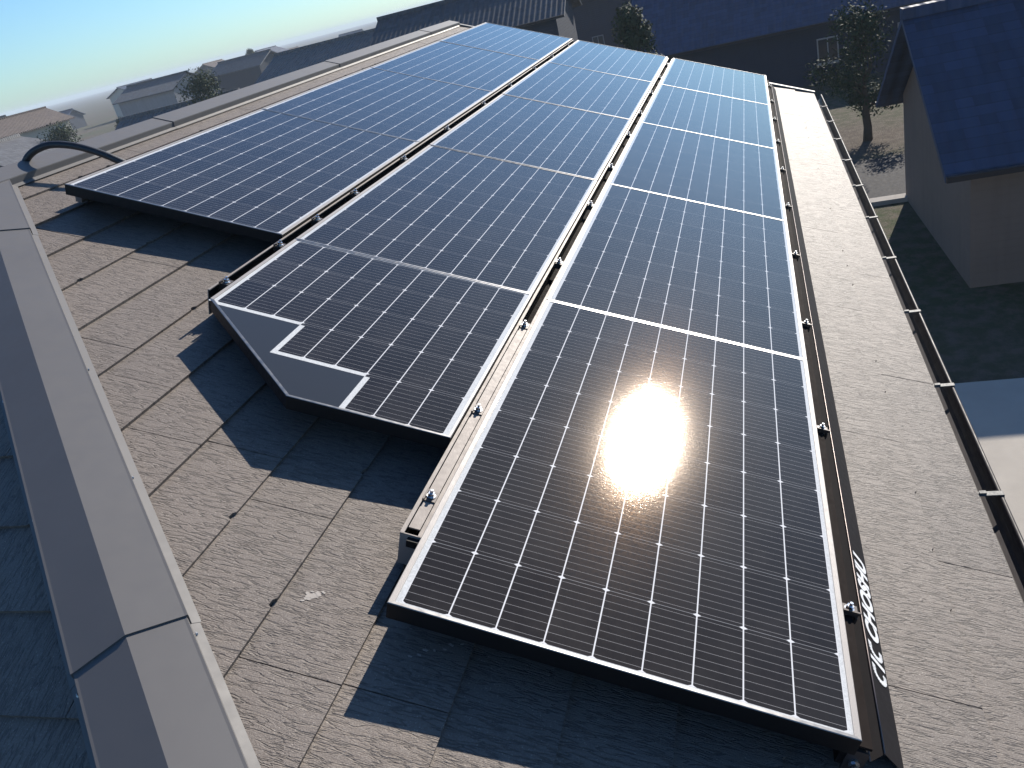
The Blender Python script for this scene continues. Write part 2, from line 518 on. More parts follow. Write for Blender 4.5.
# ---- eave fascia and gutter
ev = rw(0, EAVE, SW)
mb = MB()
mb.box((UE + .03, ev.y + .034, ev.z - .21), (U_END, ev.y + .06, ev.z - .030))
house_part(mb.build('fascia', BROWN))
gutter = None
mb = MB()
gr = 0.046
gc = Vector((0, ev.y - 0.016, ev.z - 0.036))
prof = [(math.cos(a), math.sin(a)) for a in [math.pi + i * math.pi / 12 for i in range(13)]]
outer = [(gc.y + gr * c, gc.z + gr * s) for c, s in prof]
inner = [(gc.y + (gr - .003) * c, gc.z + (gr - .003) * s) for c, s in reversed(prof)]
mb.prism(outer + inner, UE - 0.05, U_END + 0.04, lambda t, p: Vector((t, p[0], p[1])))
gutter = house_part(mb.build('gutter', GUTTER))
# rolled outer rim
mb = MB()
mb.tube([(UE - .05 + i * (U_END - UE + .09) / 20, gc.y - gr, gc.z + .002) for i in range(21)], 0.0055, 8)
rim = mb.build('gutter_rim', GUTTER); rim.parent = gutter
br0 = None
for i in range(14):
    x = 1.022 - 0.594 * 4 + i * 0.594
    if x < UE or x > U_END: continue
    if br0 is None:
        mb = MB()
        mb.box((-.009, gc.y - gr - .004, gc.z + .008), (.009, ev.y - .004, gc.z + .0105))
        mb.box((-.009, gc.y - gr - .0065, gc.z - .022), (.009, gc.y - gr - .004, gc.z + .0105))
        mb.box((-.006, gc.y - .012, gc.z + .0105), (.006, gc.y + .004, gc.z + .016))
        br0 = mb.build('gutter_bracket', BRACKET); b = br0
    else:
        b = br0.copy(); COL.objects.link(b)
    b.parent = gutter; b.location = (x, 0, 0)
# ---- soffit and walls
mb = MB()
x0, x1, y0, y1 = UE + .5, U_END - .45, ev.y + .5, yC - .5
mb.box((x0, y0, 0), (x1, y1, ev.z - .02))
zt = ridge_w.z - 0.25
for xx in (x1,):
    mb.face([(xx + .001, y0, ev.z - .02), (xx + .001, y1, ev.z - .02), (xx + .001, ridge_w.y, zt)])
    mb.face([(xx - .12, y0, ev.z - .02), (xx - .12, y1, ev.z - .02), (xx - .12, ridge_w.y, zt)])
house_part(mb.build('wall', WALLM))
mb = MB()
mb.box((UE + .06, ev.y + .062, ev.z - .20), (U_END - .03, yC - .034, ev.z - .185))
house_part(mb.build('soffit', WALLM))
# small chalky splashes on one slate
rnd = random.Random(4)
spots = [(0.056, .946, .0075), (.064, .937, .0048), (.047, .950, .0042), (.071, .930, .003), (.060, .957, .0028), (.040, .957, .0024), (.066, .950, .0022)] + \
        [(-0.01 + i * .0085 + rnd.uniform(-.003, .003), .735 - i * .013 + rnd.uniform(-.004, .004), rnd.uniform(.0016, .0036)) for i in range(7)]
for cx_, cy_, r in spots:
    mb = MB()
    P = []
    ph = rnd.uniform(0, 6)
    fr = ((cy_ - COURSE0) / EXPO) % 1.0
    for i in range(26):
        a = i * 2 * math.pi / 26; q = r * (1 + .28 * math.sin(2 * a + ph) + .16 * math.sin(5 * a - ph) + rnd.uniform(-.12, .12))
        P.append((cx_ + q * math.cos(a), cy_ + q * 1.3 * math.sin(a), SW + .0038 - .0078 * fr + .0011))
    mb.face(P)
    house_part(mb.build('chalk_stain', SPLAT), ROOF_ROT, ROOF_LOC)

# ================================================================== SOLAR PANELS
PP, PL, PW = 1.3277, 1.3255, 0.785
ROW_V = [0.0, 0.8316, 1.6632]
def inset(poly, widths):
    n = len(poly); out = []
    def off(i):
        a, b = Vector(poly[i]), Vector(poly[(i+1) % n])
        d = (b - a).normalized(); nrm = Vector((-d.y, d.x))
        return a + nrm * widths[i], d
    for i in range(n):
        p, d = off(i - 1); q, e = off(i)
        cr = d.x * e.y - d.y * e.x
        t = ((q - p).x * e.y - (q - p).y * e.x) / cr
        out.append(tuple(p + d * t))
    return out
def frame_mesh(poly, widths):
    mb = MB(); inn = inset(poly, widths); n = len(poly)
    D = -0.036; bev = 0.0012
    bvo = inset(poly, [bev] * n)
    for i in range(n):
        j = (i + 1) % n
        a, b, c, d = poly[i], poly[j], inn[j], inn[i]
        e, f = bvo[i], bvo[j]
        q_ = 2 if widths[i] < .008 else 0
        mb.face([(*e, 0), (*f, 0), (*c, 0), (*d, 0)], q_)
        mb.face([(*a, -bev), (*b, -bev), (*f, 0), (*e, 0)], 0)
        mb.face([(*d, 0), (*c, 0), (*c, -.004), (*d, -.004)], 0)
        mb.face([(*a, D), (*b, D), (*b, -bev), (*a, -bev)], 1)
    mb.face([(*p, D) for p in reversed(poly)], 1)
    return mb
GZ = -0.0016
def rect(mb, u0, u1, v0, v1, mat, uo, vo):
    P = [(u0, v0), (u1, v0), (u1, v1), (u0, v1)]
    mb.face([(*p, GZ) for p in P], mat, uv=[(p[0] - uo, p[1] - vo) for p in P])

FULL = [(0, 0), (PL, 0), (PL, PW), (0, PW)]
fw = [0.0115, 0.0065, 0.0115, 0.0065]
UC, VC = 0.0105, 0.0195
CU1, CV1 = UC + 8 * 0.16333, VC + 9 * 0.0826
def full_panel():
    root = empty('solar_panel')
    root.rotation_euler = ROOF_ROT
    frame_mesh(FULL, fw).build('frame', [ALU, FRAME_DARK, ALU_END], root)
    mb = MB()
    rect(mb, UC, CU1, VC, CV1, 0, UC, VC)
    rect(mb, .001, PL - .001, .001, VC, 1, 0, 0)
    rect(mb, .001, PL - .001, CV1, PW - .001, 1, 0, 0)
    rect(mb, .001, UC, VC, CV1, 1, 0, 0)
    rect(mb, CU1, PL - .001, VC, CV1, 1, 0, 0)
    mb.build('cell_glass', [CELL, BACKSHEET], root, weld=False, recalc=False)
    return root
proto = full_panel()
L1 = ['large solar panel with the blinding sun glare on it, nearest in the eave side row',
      'solar panel in the eave side row next beyond the one with the sun glare',
      'third solar panel from the near end of the eave side row',
      'fourth solar panel from the near end of the eave side row',
      'farthest solar panel of the eave side row, beside the far end of the pale slates']
L2 = ['full dark solar panel of the middle row, directly beyond the cut corner panel',
      'second full solar panel of the middle row, counted from the cut corner panel',
      'third full solar panel of the middle row, counted from the cut corner panel',
      'farthest solar panel of the middle row, at the distant roof end']
L3 = ['nearest solar panel of the ridge side row, beside the black cable pipe',
      'second solar panel of the ridge side row, beyond the one beside the black pipe',
      'third solar panel of the ridge side row, counted from the cable pipe',
      'farthest solar panel of the ridge side row, pale blue with sky reflection']
GP = 'solar panels laid in rows on the slate roof'
first = True
for r, (labels, start) in enumerate(((L1, 0.0), (L2, 1.3405), (L3, 1.3455))):
    for k, lab in enumerate(labels):
        if first: o = proto; first = False
        else: o = copy_tree(proto)
        o.location = rw(start + k * PP, ROW_V[r], random.uniform(-.0008, .0008))
        o.rotation_euler = (TH + random.uniform(-.0012, .0012), random.uniform(-.0012, .0012), 0)
        tag(o, lab, 'solar panel', GP)

# the panel with its corner cut parallel to the hip
cut = empty('solar_panel', rw(0.503, ROW_V[1], 0), ROOF_ROT)
tag(cut, 'solar panel with a cut off corner and dark blank steps, nearest in its row', 'solar panel', GP)
CE = 1.3405 - 0.503 - (PP - PL)
poly = [(0, 0), (CE, 0), (CE, PW), (.3400, PW), (-.003, .3900)]
frame_mesh(poly, [.0065, .0065, .0115, .0075, .0065]).build('frame', [ALU, FRAME_DARK, ALU_END], cut)
mb = MB()
e = CE - 0.0105
lat = [e - 0.16333 * i for i in range(5, -1, -1)]        # .010 .173 .337 .500 .663 .826
VV = [VC, VC + 3 * .0826, VC + 6 * .0826, CV1]
bw = .014
s0, s1, s2 = lat[0], lat[1], lat[2]
for (a, b, c, d) in ((s0, e, VV[0], VV[1] - bw), (s1 - bw, e, VV[1] - bw, VV[1]), (s1, e, VV[1], VV[2] - bw), (s2 - bw, e, VV[2] - bw, VV[2]), (s2, e, VV[2], VV[3])):
    rect(mb, a, b, c, d, 0, s0, VC)
for (a, b, c, d) in ((.001, CE - .001, .001, VV[0]), (.001, s0, VV[0], VV[1] - bw), (.001, s1 - bw, VV[1] - bw, VV[1]),
                     (s1 - bw, s1, VV[1], VV[2] - bw), (s1 - bw, s2 - bw, VV[2] - bw, VV[2]), (s2 - bw, s2, VV[2], VV[3]),
                     (s2 - .004, CE - .001, VV[3], PW - .001), (e, CE - .001, VV[0], VV[3])):
    rect(mb, a, b, c, d, 1, 0, 0)
# blank sheet between the steps and the cut edge
P = [(.001, VV[1]), (s1 - bw, VV[1]), (s1 - bw, VV[2]), (s2 - bw, VV[2]), (s2 - bw, .7615), (-.001, .3905)]
mb.face([(*p, GZ) for p in P], 2)
mb.build('cell_glass', [CELL, BACKSHEET, DUMMY], cut, weld=False, recalc=False)

# ================================================================== MOUNTING RAILS
def clamp_proto():
    mb = MB()
    mb.box((-.016, -.013, -.004), (.016, .013, .0005))
    mb.box((-.016, -.017, -.018), (-.012, .017, -.004))
    mb.box((-.020, .009, .0005), (.014, .013, .007))
    c = mb.build('clamp', BROWN)
    mb = MB()
    mb.cyl((0, 0), .0095, .0005, .0025, 16)
    mb.cyl((0, 0), .0072, .0025, .0095, 6)
    mb.cyl((0, 0), .0035, .0095, .0165, 10)
    b = mb.build('bolt', STEEL); b.parent = c
    return c
clamp0 = clamp_proto()
used = False
def add_clamp(rail, u, v, w, rz=0):
    global used
    if not used: c = clamp0; used = True
    else: c = copy_tree(clamp0)
    c.parent = rail; c.location = (u, v, w); c.rotation_euler = (0, 0, rz)

def rail(u0, u1, vc, half, groove_from, label, clamps, top=-.010, g=0.0135, stop=True):
    root = empty('mounting_rail', rw(u0, vc, 0), ROOF_ROT)
    tag(root, label, 'rail', 'rails holding the solar panel rows')
    L = u1 - u0
    mb = MB()
    # two flanges, a groove floor, webs
    for s in (-1, 1):
        a, b = sorted((s * g, s * half))
        mb.box((0, a, top - .003), (L, b, top))
        a, b = sorted((s * (half - .0025), s * half))
        mb.box((0, a, SW + .012), (L, b, top - .003))
    mb.build('channel', ALU_RAIL, root)
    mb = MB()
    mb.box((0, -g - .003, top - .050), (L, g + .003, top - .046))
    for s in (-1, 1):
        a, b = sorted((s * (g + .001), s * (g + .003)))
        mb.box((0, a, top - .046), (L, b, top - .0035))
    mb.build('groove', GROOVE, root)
    if groove_from > u0:
        mb = MB()      # bright strip cover closing the groove at the open end
        mb.box((0.02, -g + .0022, top - .004), (groove_from - u0, g - .0022, top - .0012))
        mb.build('strip_cover', ALU_RAIL, root)
    # feet on the slates
    x = 0.09; ft = None
    while x < L:
        if ft is None:
            mb = MB(); mb.box((-.03, -half - .006, SW + .004), (.03, half + .006, SW + .012))
            ft = mb.build('foot', BROWN, root)
        else:
            q = ft.copy(); COL.objects.link(q); ft = q; ft.parent = root
        ft.location = (x, 0, 0); x += 0.91
    if stop:
        mb = MB()
        mb.box((-.012, -half - .004, top - .022), (0, half * .2, top - .006))
        mb.build('end_stop', FRAME_DARK, root)
        mb = MB(); mb.box((-.0015, -half + .0004, SW + .0125), (0.001, half - .0004, top - .0003)); mb.build('end_cap', ALU_RAIL, root)
    for u in clamps: add_clamp(root, u - u0, 0.0, top + .001)
    return root
ext = [2.334, 2.952, 3.649, 4.251, 4.95, 5.62, 6.26]
rail(0.184, 6.66, .8083, .0215, 1.16, 'bare ended grooved aluminium rail between the eave side row and the middle row',
     [.304, .651, 1.136, 1.656] + ext)
rail(0.905, 6.66, 1.6399, .0215, 0.0, 'grooved aluminium mounting rail between middle and ridge side panel rows',
     [.968, 1.286, 1.554, 1.879, 2.409, 3.02, 3.691, 4.31, 5.02, 5.64, 6.3], g=0.0150, stop=False)
# upper rail, mostly under the ridge side row
tr = rail(1.42, 6.66, 2.462, .0125, 0.0, 'slim mounting rail along the upper panel edge, next to the ridge cap',
     [1.64, 2.33, 2.98, 3.66, 4.3, 4.98, 5.6, 6.3], top=-.030, g=0.006)

# eave side: dark rail with clamps under the lower edge of the first row
root = empty('mounting_rail', rw(0.02, -.017, 0), ROOF_ROT)
tag(root, 'dark brown mounting rail at the eave edge, behind the lettered black cover', 'rail', 'rails holding the solar panel rows')
mb = MB(); L = 6.64
mb.box((0.0, .012, SW + .014), (L, .030, -.038))
mb.box((0.0, -.014, -.040), (L, .0115, -.0345))
mb.box((0.05, -.030, SW + .003), (0.10, .04, SW + .0135))
for i in range(1, 8): mb.box((0.05 + i * .91, -.03, SW + .003), (.10 + i * .91, .04, SW + .0135))
mb.build('channel', EAVE_DARK, root)
for k in range(5):
    for c in (.332, .998): add_clamp(root, k * PP + c - 0.02, -.0075, -.030, math.pi / 2)
mb = MB(); mb.cyl((0, 0), .009, 0, .004, 14); mb.cyl((0, 0), .0065, .004, .012, 6)
bb = mb.build('end_bolt', STEEL, root); bb.location = (-.004, .004, -.072); bb.rotation_euler = (0, -math.pi / 2, 0)
mb = MB(); mb.box((-.004, -.012, SW + .006), (0.0, .020, -.044))
mb.build('end_plate', BROWN, root)

# ---- black eave cover with the lettering
cov = empty('eave_cover', rw(0.02, -.05, 0), ROOF_ROT)
tag(cov, 'long black sheet metal cover with white lettering along the eave edge of the solar panels', 'cover')
L = 6.63
c0, c1, c2, c3 = (.0075, -.078), (-.0100, -.0620), (-.0120, -.0600), (-.0572, SW + .0045)
mb = MB()
T = .0015
def strip(a, b, t0a, t0b, t1):
    (av, aw), (bv, bw_) = a, b
    d = Vector((bv - av, bw_ - aw)).normalized(); n = Vector((-d.y, d.x)) * T
    q = [(av, aw), (bv, bw_), (bv + n.x, bw_ + n.y), (av + n.x, aw + n.y)]
    s = [t0a, t0b, t0b, t0a]
    for i in range(4):
        j = (i + 1) % 4
        mb.face([(s[i], *q[i]), (s[j], *q[j]), (t1, *q[j]), (t1, *q[i])])
    mb.face([(s[i], *q[i]) for i in range(4)]); mb.face([(t1, *q[i]) for i in (3, 2, 1, 0)])
strip((.026, -.048), c0, .012, .012, L)
strip(c0, c1, .012, .021, L)
strip(c1, c2, .021, .021, L)
strip(c2, c3, .021, .024, L)
mb.build('sheet', COVER, cov)
# edge beads, a paler brown than the sheet
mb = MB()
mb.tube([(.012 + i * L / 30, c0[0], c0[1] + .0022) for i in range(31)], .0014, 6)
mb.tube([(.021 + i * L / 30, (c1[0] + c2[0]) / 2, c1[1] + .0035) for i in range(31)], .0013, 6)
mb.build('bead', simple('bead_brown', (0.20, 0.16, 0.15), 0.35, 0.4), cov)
# lettering
def text_mesh(s, size, shear, offset=0.0):
    cu = bpy.data.curves.new('lettering', 'FONT')
    cu.body = s; cu.size = size; cu.shear = shear; cu.offset = offset
    cu.resolution_u = 4
    to = bpy.data.objects.new('tmp', cu); COL.objects.link(to)
    dg = bpy.context.evaluated_depsgraph_get()
    me = bpy.data.meshes.new_from_object(to.evaluated_get(dg))
    bpy.data.objects.remove(to, do_unlink=True); bpy.data.curves.remove(cu)
    return me
LT = MB()
slope = Vector((0, c2[0] - c3[0], c2[1] - c3[1])); face_h = slope.length; sn = slope.normalized()
fn = Vector((1, 0, 0)).cross(sn).normalized()
orig = Vector((0, c3[0], c3[1]))
def put(me, u0, h0, sx, sy):
    xs = [v.co.x for v in me.vertices]; ys = [v.co.y for v in me.vertices]
    x0, y0 = min(xs), min(ys); hh = max(ys) - y0
    for p in me.polygons:
        LT.face([orig + Vector((u0 + (me.vertices[i].co.x - x0) * sx, 0, 0)) + sn * (h0 + (me.vertices[i].co.y - y0) * sy / hh) + fn * .0014 for i in p.vertices])
    return (max(xs) - x0) * sx
HT = face_h * .76; HB = face_h * .12
# emblem: two open bold italic curves joined by a slash bar, drawn as strokes
def stroke(pts, wd, u0, sh=0.32):
    for (a, b), (c, d) in zip(pts[:-1], pts[1:]):
        dd = Vector((c - a, d - b)); 
        if dd.length < 1e-6: continue
        n = Vector((-dd.y, dd.x)).normalized() * wd / 2
        q = [(a + n.x, b + n.y), (c + n.x, d + n.y), (c - n.x, d - n.y), (a - n.x, b - n.y)]
        LT.face([orig + Vector((u0 + x + (y - .5 * HT) * sh, 0, 0)) + sn * (HB + y) + fn * .0014 for x, y in q])
def arc(cx_, cy_, rx, ry, a0, a1, n=14):
    return [(cx_ + rx * math.cos(math.radians(a0 + (a1 - a0) * i / n)), cy_ + ry * math.sin(math.radians(a0 + (a1 - a0) * i / n))) for i in range(n + 1)]
U_T = 0.215 - 0.02
wd = .0100
h_ = HT; SH = .10
x = U_T
stroke(arc(x + .018, h_ / 2, .0165, h_ / 2 - wd / 2, 62, 298), wd, 0, SH)
stroke([(x + .018, h_ - wd / 2), (x + .030, h_ - wd / 2)], wd, 0, SH)
stroke([(x + .018, wd / 2), (x + .028, wd / 2)], wd, 0, SH)
stroke([(x + .0445, 0), (x + .0445, h_)], wd, 0, SH)
stroke(arc(x + .074, h_ / 2, .0155, h_ / 2 - wd / 2, 62, 298), wd, 0, SH)
stroke([(x + .074, h_ - wd / 2), (x + .087, h_ - wd / 2)], wd, 0, SH)
stroke([(x + .074, wd / 2), (x + .085, wd / 2)], wd, 0, SH)
me = text_mesh('CHOSHU', 0.1, 0.12, 0.0048)
xs = [v.co.x for v in me.vertices]
put(me, U_T + .104, HB, .246 / (max(xs) - min(xs)), HT)
LT.build('lettering', LETTER, cov, weld=False, recalc=False)

# ================================================================== CABLE CONDUIT over the ridge
mb = MB()
K = [(1.86, 2.3, -.072), (1.79, 2.38, -.064), (1.715, 2.46, -.035), (1.69, 2.56, -.004), (1.675, 2.66, .008), (1.655, 2.74, .002), (1.640, 2.79, -.02), (1.63, 2.825, -.05), (1.625, 2.85, -.09), (1.62, 2.87, -.13)]
def cr(P, t):
    i = min(int(t), len(P) - 2); f = t - i
    p = [Vector(P[max(0, min(len(P) - 1, i + k))]) for k in (-1, 0, 1, 2)]
    return 0.5 * ((2 * p[1]) + (p[2] - p[0]) * f + (2 * p[0] - 5 * p[1] + 4 * p[2] - p[3]) * f * f + (3 * p[1] - p[0] - 3 * p[2] + p[3]) * f ** 3)
NN = 220
pts = [cr(K, i * (len(K) - 1) / NN) for i in range(NN + 1)]
c0_ = rw(*K[3])
mb.tube([rw(*p) - rw(1.7, 2.45, SW) for p in pts], lambda i: .0135 if i % 2 else .0124, 12)
con = mb.build('cable_conduit', PIPE)
con.location = rw(1.7, 2.45, SW)
tag(con, 'black flexible cable pipe arching from the ridge side panel over the ridge cap', 'pipe')

# ================================================================== GROUND AND NEIGHBOURHOOD
def ground_material():
    k = NT('ground_soil'); o = k.obj()
    f = k.noise(o, 0.08, 5, 0.6); g = k.noise(o, 3.0, 5, 0.65)
    c = k.mix(k.ramp(f, .4, .62), (0.075, 0.060, 0.048), (0.05, 0.062, 0.03))
    c = k.mix(k.ramp(g, .42, .62, 0, .8), c, (0.12, 0.100, 0.082))
    k.set(Base_Color=c, Roughness=.95, Specular_IOR_Level=.15, Normal=k.bump(k.noise(o, 9, 6, .75), .06))
    return k.mat
mb = MB(); 
mb.face([(-900, -1900, 0), (2500, -1900, 0), (2500, 2300, 0), (-900, 2300, 0)])
tag(mb.build('ground', ground_material()), kind='structure')
ASPH = simple('asphalt', (0.035, 0.035, 0.038), .9, 0, .2, 2, spec=.2, bump=.004, bscale=60)
CONC = simple('concrete_slab', (0.36, 0.33, 0.29), .9, 0, .15, 1.5, spec=.2, bump=.002, bscale=40)
BLOCK = simple('block_grey', (0.30, 0.28, 0.26), .9, 0, .15, 2, spec=.2, bump=.003, bscale=40)
mb = MB(); mb.box((22.6, -60, -.05), (27.0, 120, .004)); tag(mb.build('lane', ASPH), kind='structure')
mb = MB(); mb.box((7.6, -7.2, -.05), (12.2, -.6, .03)); tag(mb.build('driveway', CONC), kind='structure')
mb = MB(); mb.box((22.2, -60, -.05), (22.58, 120, .12)); tag(mb.build('kerb', BLOCK), kind='structure')

def tile_material(name, col, rough=.68):
    k = NT(name); o = k.obj()
    uv = k.n('ShaderNodeUVMap'); uv.uv_map = 'UVMap'
    sp = k.n('ShaderNodeSeparateXYZ'); k.l(uv.outputs[0], sp.inputs[0])
    a = k.math('SINE', k.math('MULTIPLY', sp.outputs[0], 2 * math.pi / .30))
    b = k.math('FRACT', k.math('DIVIDE', sp.outputs[1], .26))
    h = k.math('ADD', k.math('MULTIPLY', a, .5), k.math('SUBTRACT', 1.0, b))
    f = k.noise(o, 1.4, 4)
    wn = k.n('ShaderNodeTexWhiteNoise', noise_dimensions='2D'); cx = k.n('ShaderNodeCombineXYZ')
    k.l(k.math('FLOOR', k.math('DIVIDE', sp.outputs[0], .30)), cx.inputs[0]); k.l(k.math('FLOOR', k.math('DIVIDE', sp.outputs[1], .26)), cx.inputs[1])
    k.l(cx.outputs[0], wn.inputs['Vector'])
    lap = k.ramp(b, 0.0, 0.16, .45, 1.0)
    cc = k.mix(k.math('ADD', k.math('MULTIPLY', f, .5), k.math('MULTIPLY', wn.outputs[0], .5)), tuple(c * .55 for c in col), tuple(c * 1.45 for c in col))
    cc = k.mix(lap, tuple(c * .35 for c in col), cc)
    k.set(Base_Color=cc, Roughness=rough, Specular_IOR_Level=.4, Normal=k.bump(h, .05))
    return k.mat
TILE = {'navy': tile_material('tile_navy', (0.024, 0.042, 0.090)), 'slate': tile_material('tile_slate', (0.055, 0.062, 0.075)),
        'brown': tile_material('tile_brown', (0.085, 0.058, 0.046)), 'grey': tile_material('tile_grey', (0.10, 0.10, 0.105))}
WALLS = {'cream': WALLM, 'grey': siding('siding_grey', (0.24, 0.24, 0.25)), 'tan': siding('siding_tan', (0.19, 0.14, 0.115)),
         'white': siding('siding_white', (0.62, 0.62, 0.60)), 'dark': siding('siding_dark', (0.020, 0.028, 0.048))}
PANE = simple('window_pane', (0.02, 0.025, 0.03), .08, 0, .1, 3, spec=.7)
SASH = simple('window_sash', (0.30, 0.29, 0.28), .4, .5, .05, 8)

def gable_house(x, y, rz, L, D, eh, pitch, wall, roof, label, group=None, windows=True, name='neighbour_house', rng=None):
    """L along local x (ridge direction), D across"""
    rng = rng or random.Random(int(x * 31 + y * 17))
    root = empty(name, (x, y, 0), (0, 0, rz))
    tag(root, label, 'house', group)
    rh = D / 2 * pitch
    mb = MB()
    X, Y = L / 2, D / 2
    mb.face([(-X, -Y, 0), (X, -Y, 0), (X, -Y, eh), (-X, -Y, eh)])
    mb.face([(X, Y, 0), (-X, Y, 0), (-X, Y, eh), (X, Y, eh)])
    for s in (-1, 1):
        mb.face([(s * X, -s * Y, 0), (s * X, s * Y, 0), (s * X, s * Y, eh), (s * X, 0, eh + rh), (s * X, -s * Y, eh)])
    mb.build('wall', WALLS[wall], root)
    ov = .55; th = .16
    sl = math.hypot(Y + ov, (Y + ov) * pitch)
    mb = MB()
    for s in (-1, 1):
        zb = eh - ov * pitch
        a = [(-X - ov, s * (Y + ov), zb + th), (X + ov, s * (Y + ov), zb + th), (X + ov, 0, eh + rh + th), (-X - ov, 0, eh + rh + th)]
        mb.face(a, uv=[(0, 0), (L + 2 * ov, 0), (L + 2 * ov, sl), (0, sl)])
        b = [(p[0], p[1], p[2] - th + .02) for p in a]
        mb.face(list(reversed(b)))
        mb.face([b[0], b[1], a[1], a[0]])
        for i, j in ((1, 2), (3, 0)): mb.face([b[i], b[j], a[j], a[i]])
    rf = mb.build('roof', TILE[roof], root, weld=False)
    mb = MB()
    mb.box((-X - ov, -.16, eh + rh + th - .06), (X + ov, .16, eh + rh + th + .16))
    rc = mb.build('ridge_tiles', TILE[roof], rf)
    if windows:
        floors = 2 if eh > 4.5 else 1
        for s in (-1, 1):
            for fl in range(floors):
                n = max(2, int(L / 3.2))
                for i in range(n):
                    if rng.random() < .22: continue
                    cx_ = -X + L * (i + .5) / n; z0 = .9 + fl * 2.75; w_ = rng.choice((.8, 1.2, 1.65)); h = rng.choice((1.0, 1.2))
                    mb = MB()
                    yy = s * Y
                    for (p, q) in (((cx_ - w_/2 - .06, z0 - .06), (cx_ + w_/2 + .06, z0)), ((cx_ - w_/2 - .06, z0 + h), (cx_ + w_/2 + .06, z0 + h + .06)),
                                   ((cx_ - w_/2 - .06, z0), (cx_ - w_/2, z0 + h)), ((cx_ + w_/2, z0), (cx_ + w_/2 + .06, z0 + h)), ((cx_ - .025, z0), (cx_ + .025, z0 + h))):
                        mb.box((p[0], min(yy - .02 * s, yy + .07 * s), p[1]), (q[0], max(yy - .02 * s, yy + .07 * s), q[1]))
                    mb.box((cx_ - w_/2 - .12, min(yy, yy + .11 * s), z0 - .11), (cx_ + w_/2 + .12, max(yy, yy + .11 * s), z0 - .06))
                    wn = mb.build('window', SASH, root)
                    mb = MB()
                    mb.box((cx_ - w_/2, min(yy + .004 * s, yy + .03 * s), z0), (cx_ + w_/2, max(yy + .004 * s, yy + .03 * s), z0 + h))
                    mb.build('pane', PANE, wn)
        for sx in (-1, 1):
            mb = MB()
            mb.tube([(sx * (X - .25), -Y - .06, eh - .25), (sx * (X - .25), -Y - .06, eh * .5), (sx * (X - .25), -Y - .06, .1)], .035, 8)
            mb.build('downpipe', GUTTER, root)
        for s in (-1, 1):
            mb = MB()
            yy = s * (Y + ov + .05); zz = eh - ov * pitch + .05
            mb.box((-X - ov, min(yy, yy + .1 * s), zz), (X + ov, max(yy, yy + .1 * s), zz + .10))
            mb.build('gutter', GUTTER, root)
    return root

H2 = math.pi / 2
GN = 'neighbouring houses beyond the roof'
gable_house(19.4, -7.9, H2 + .03, 9.0, 6.4, 2.7, .64, 'tan', 'navy', 'low neighbouring house with a navy blue tiled roof to the right of the solar roof', GN)
gable_house(46.0, -1.5, H2 - .04, 13.5, 8.0, 2.9, .66, 'dark', 'navy', 'dark low neighbouring house with a broad navy roof straight beyond the far roof end', GN)
gable_house(41.0, -17.0, H2 + .10, 9.0, 7.5, 5.4, .4, 'grey', 'slate', 'grey walled neighbouring house at the right behind the low blue roofed house', GN)
gable_house(50.0, 15.5, H2 + .06, 10.5, 7.5, 5.4, .45, 'dark', 'slate', 'dark walled neighbouring house with slate coloured tiles beyond the middle panel row', GN)
gable_house(74.0, 7.0, H2, 13.0, 8.5, 5.2, .62, 'dark', 'navy', 'large dark navy roofed house farther back beyond the eave side row', GN)
gable_house(66.0, 33.0, H2 - .12, 9.5, 7.0, 5.0, .4, 'white', 'grey', 'pale neighbouring house with grey tiles above the ridge side row', GN)
gable_house(52.0, 38.5, H2 + .2, 8.0, 7.0, 3.6, .4, 'grey', 'grey', 'single storey grey house seen just over the ridge cap', GN)
gable_house(46.0, 50.0, .35, 9.0, 7.0, 4.2, .4, 'white', 'grey', 'white walled house with a grey tiled roof, leftmost over the ridge cap', GN)
gable_house(60.0, -6.0 - 14, H2, 9.0, 7.0, 5.6, .4, 'cream', 'slate', 'cream neighbouring house at the far right behind the grey walled one', GN)

# farther houses in rows
rng = random.Random(21)
nfar = 0
for i in range(60):
    d = rng.uniform(95, 420); a = math.radians(rng.uniform(-14, 52))
    x, y = d * math.cos(a), d * math.sin(a)
    gable_house(x, y, rng.choice((0, H2)) + rng.uniform(-.2, .2), rng.uniform(8, 12), rng.uniform(6.5, 8), rng.choice((2.9, 3.2, 5.2)), rng.uniform(.35, .5),
                rng.choice(('grey', 'tan', 'white', 'cream', 'dark')), rng.choice(('navy', 'slate', 'brown', 'grey')),
                'small distant house among many near the horizon', 'distant houses near the horizon', windows=False, name='distant_house', rng=rng)

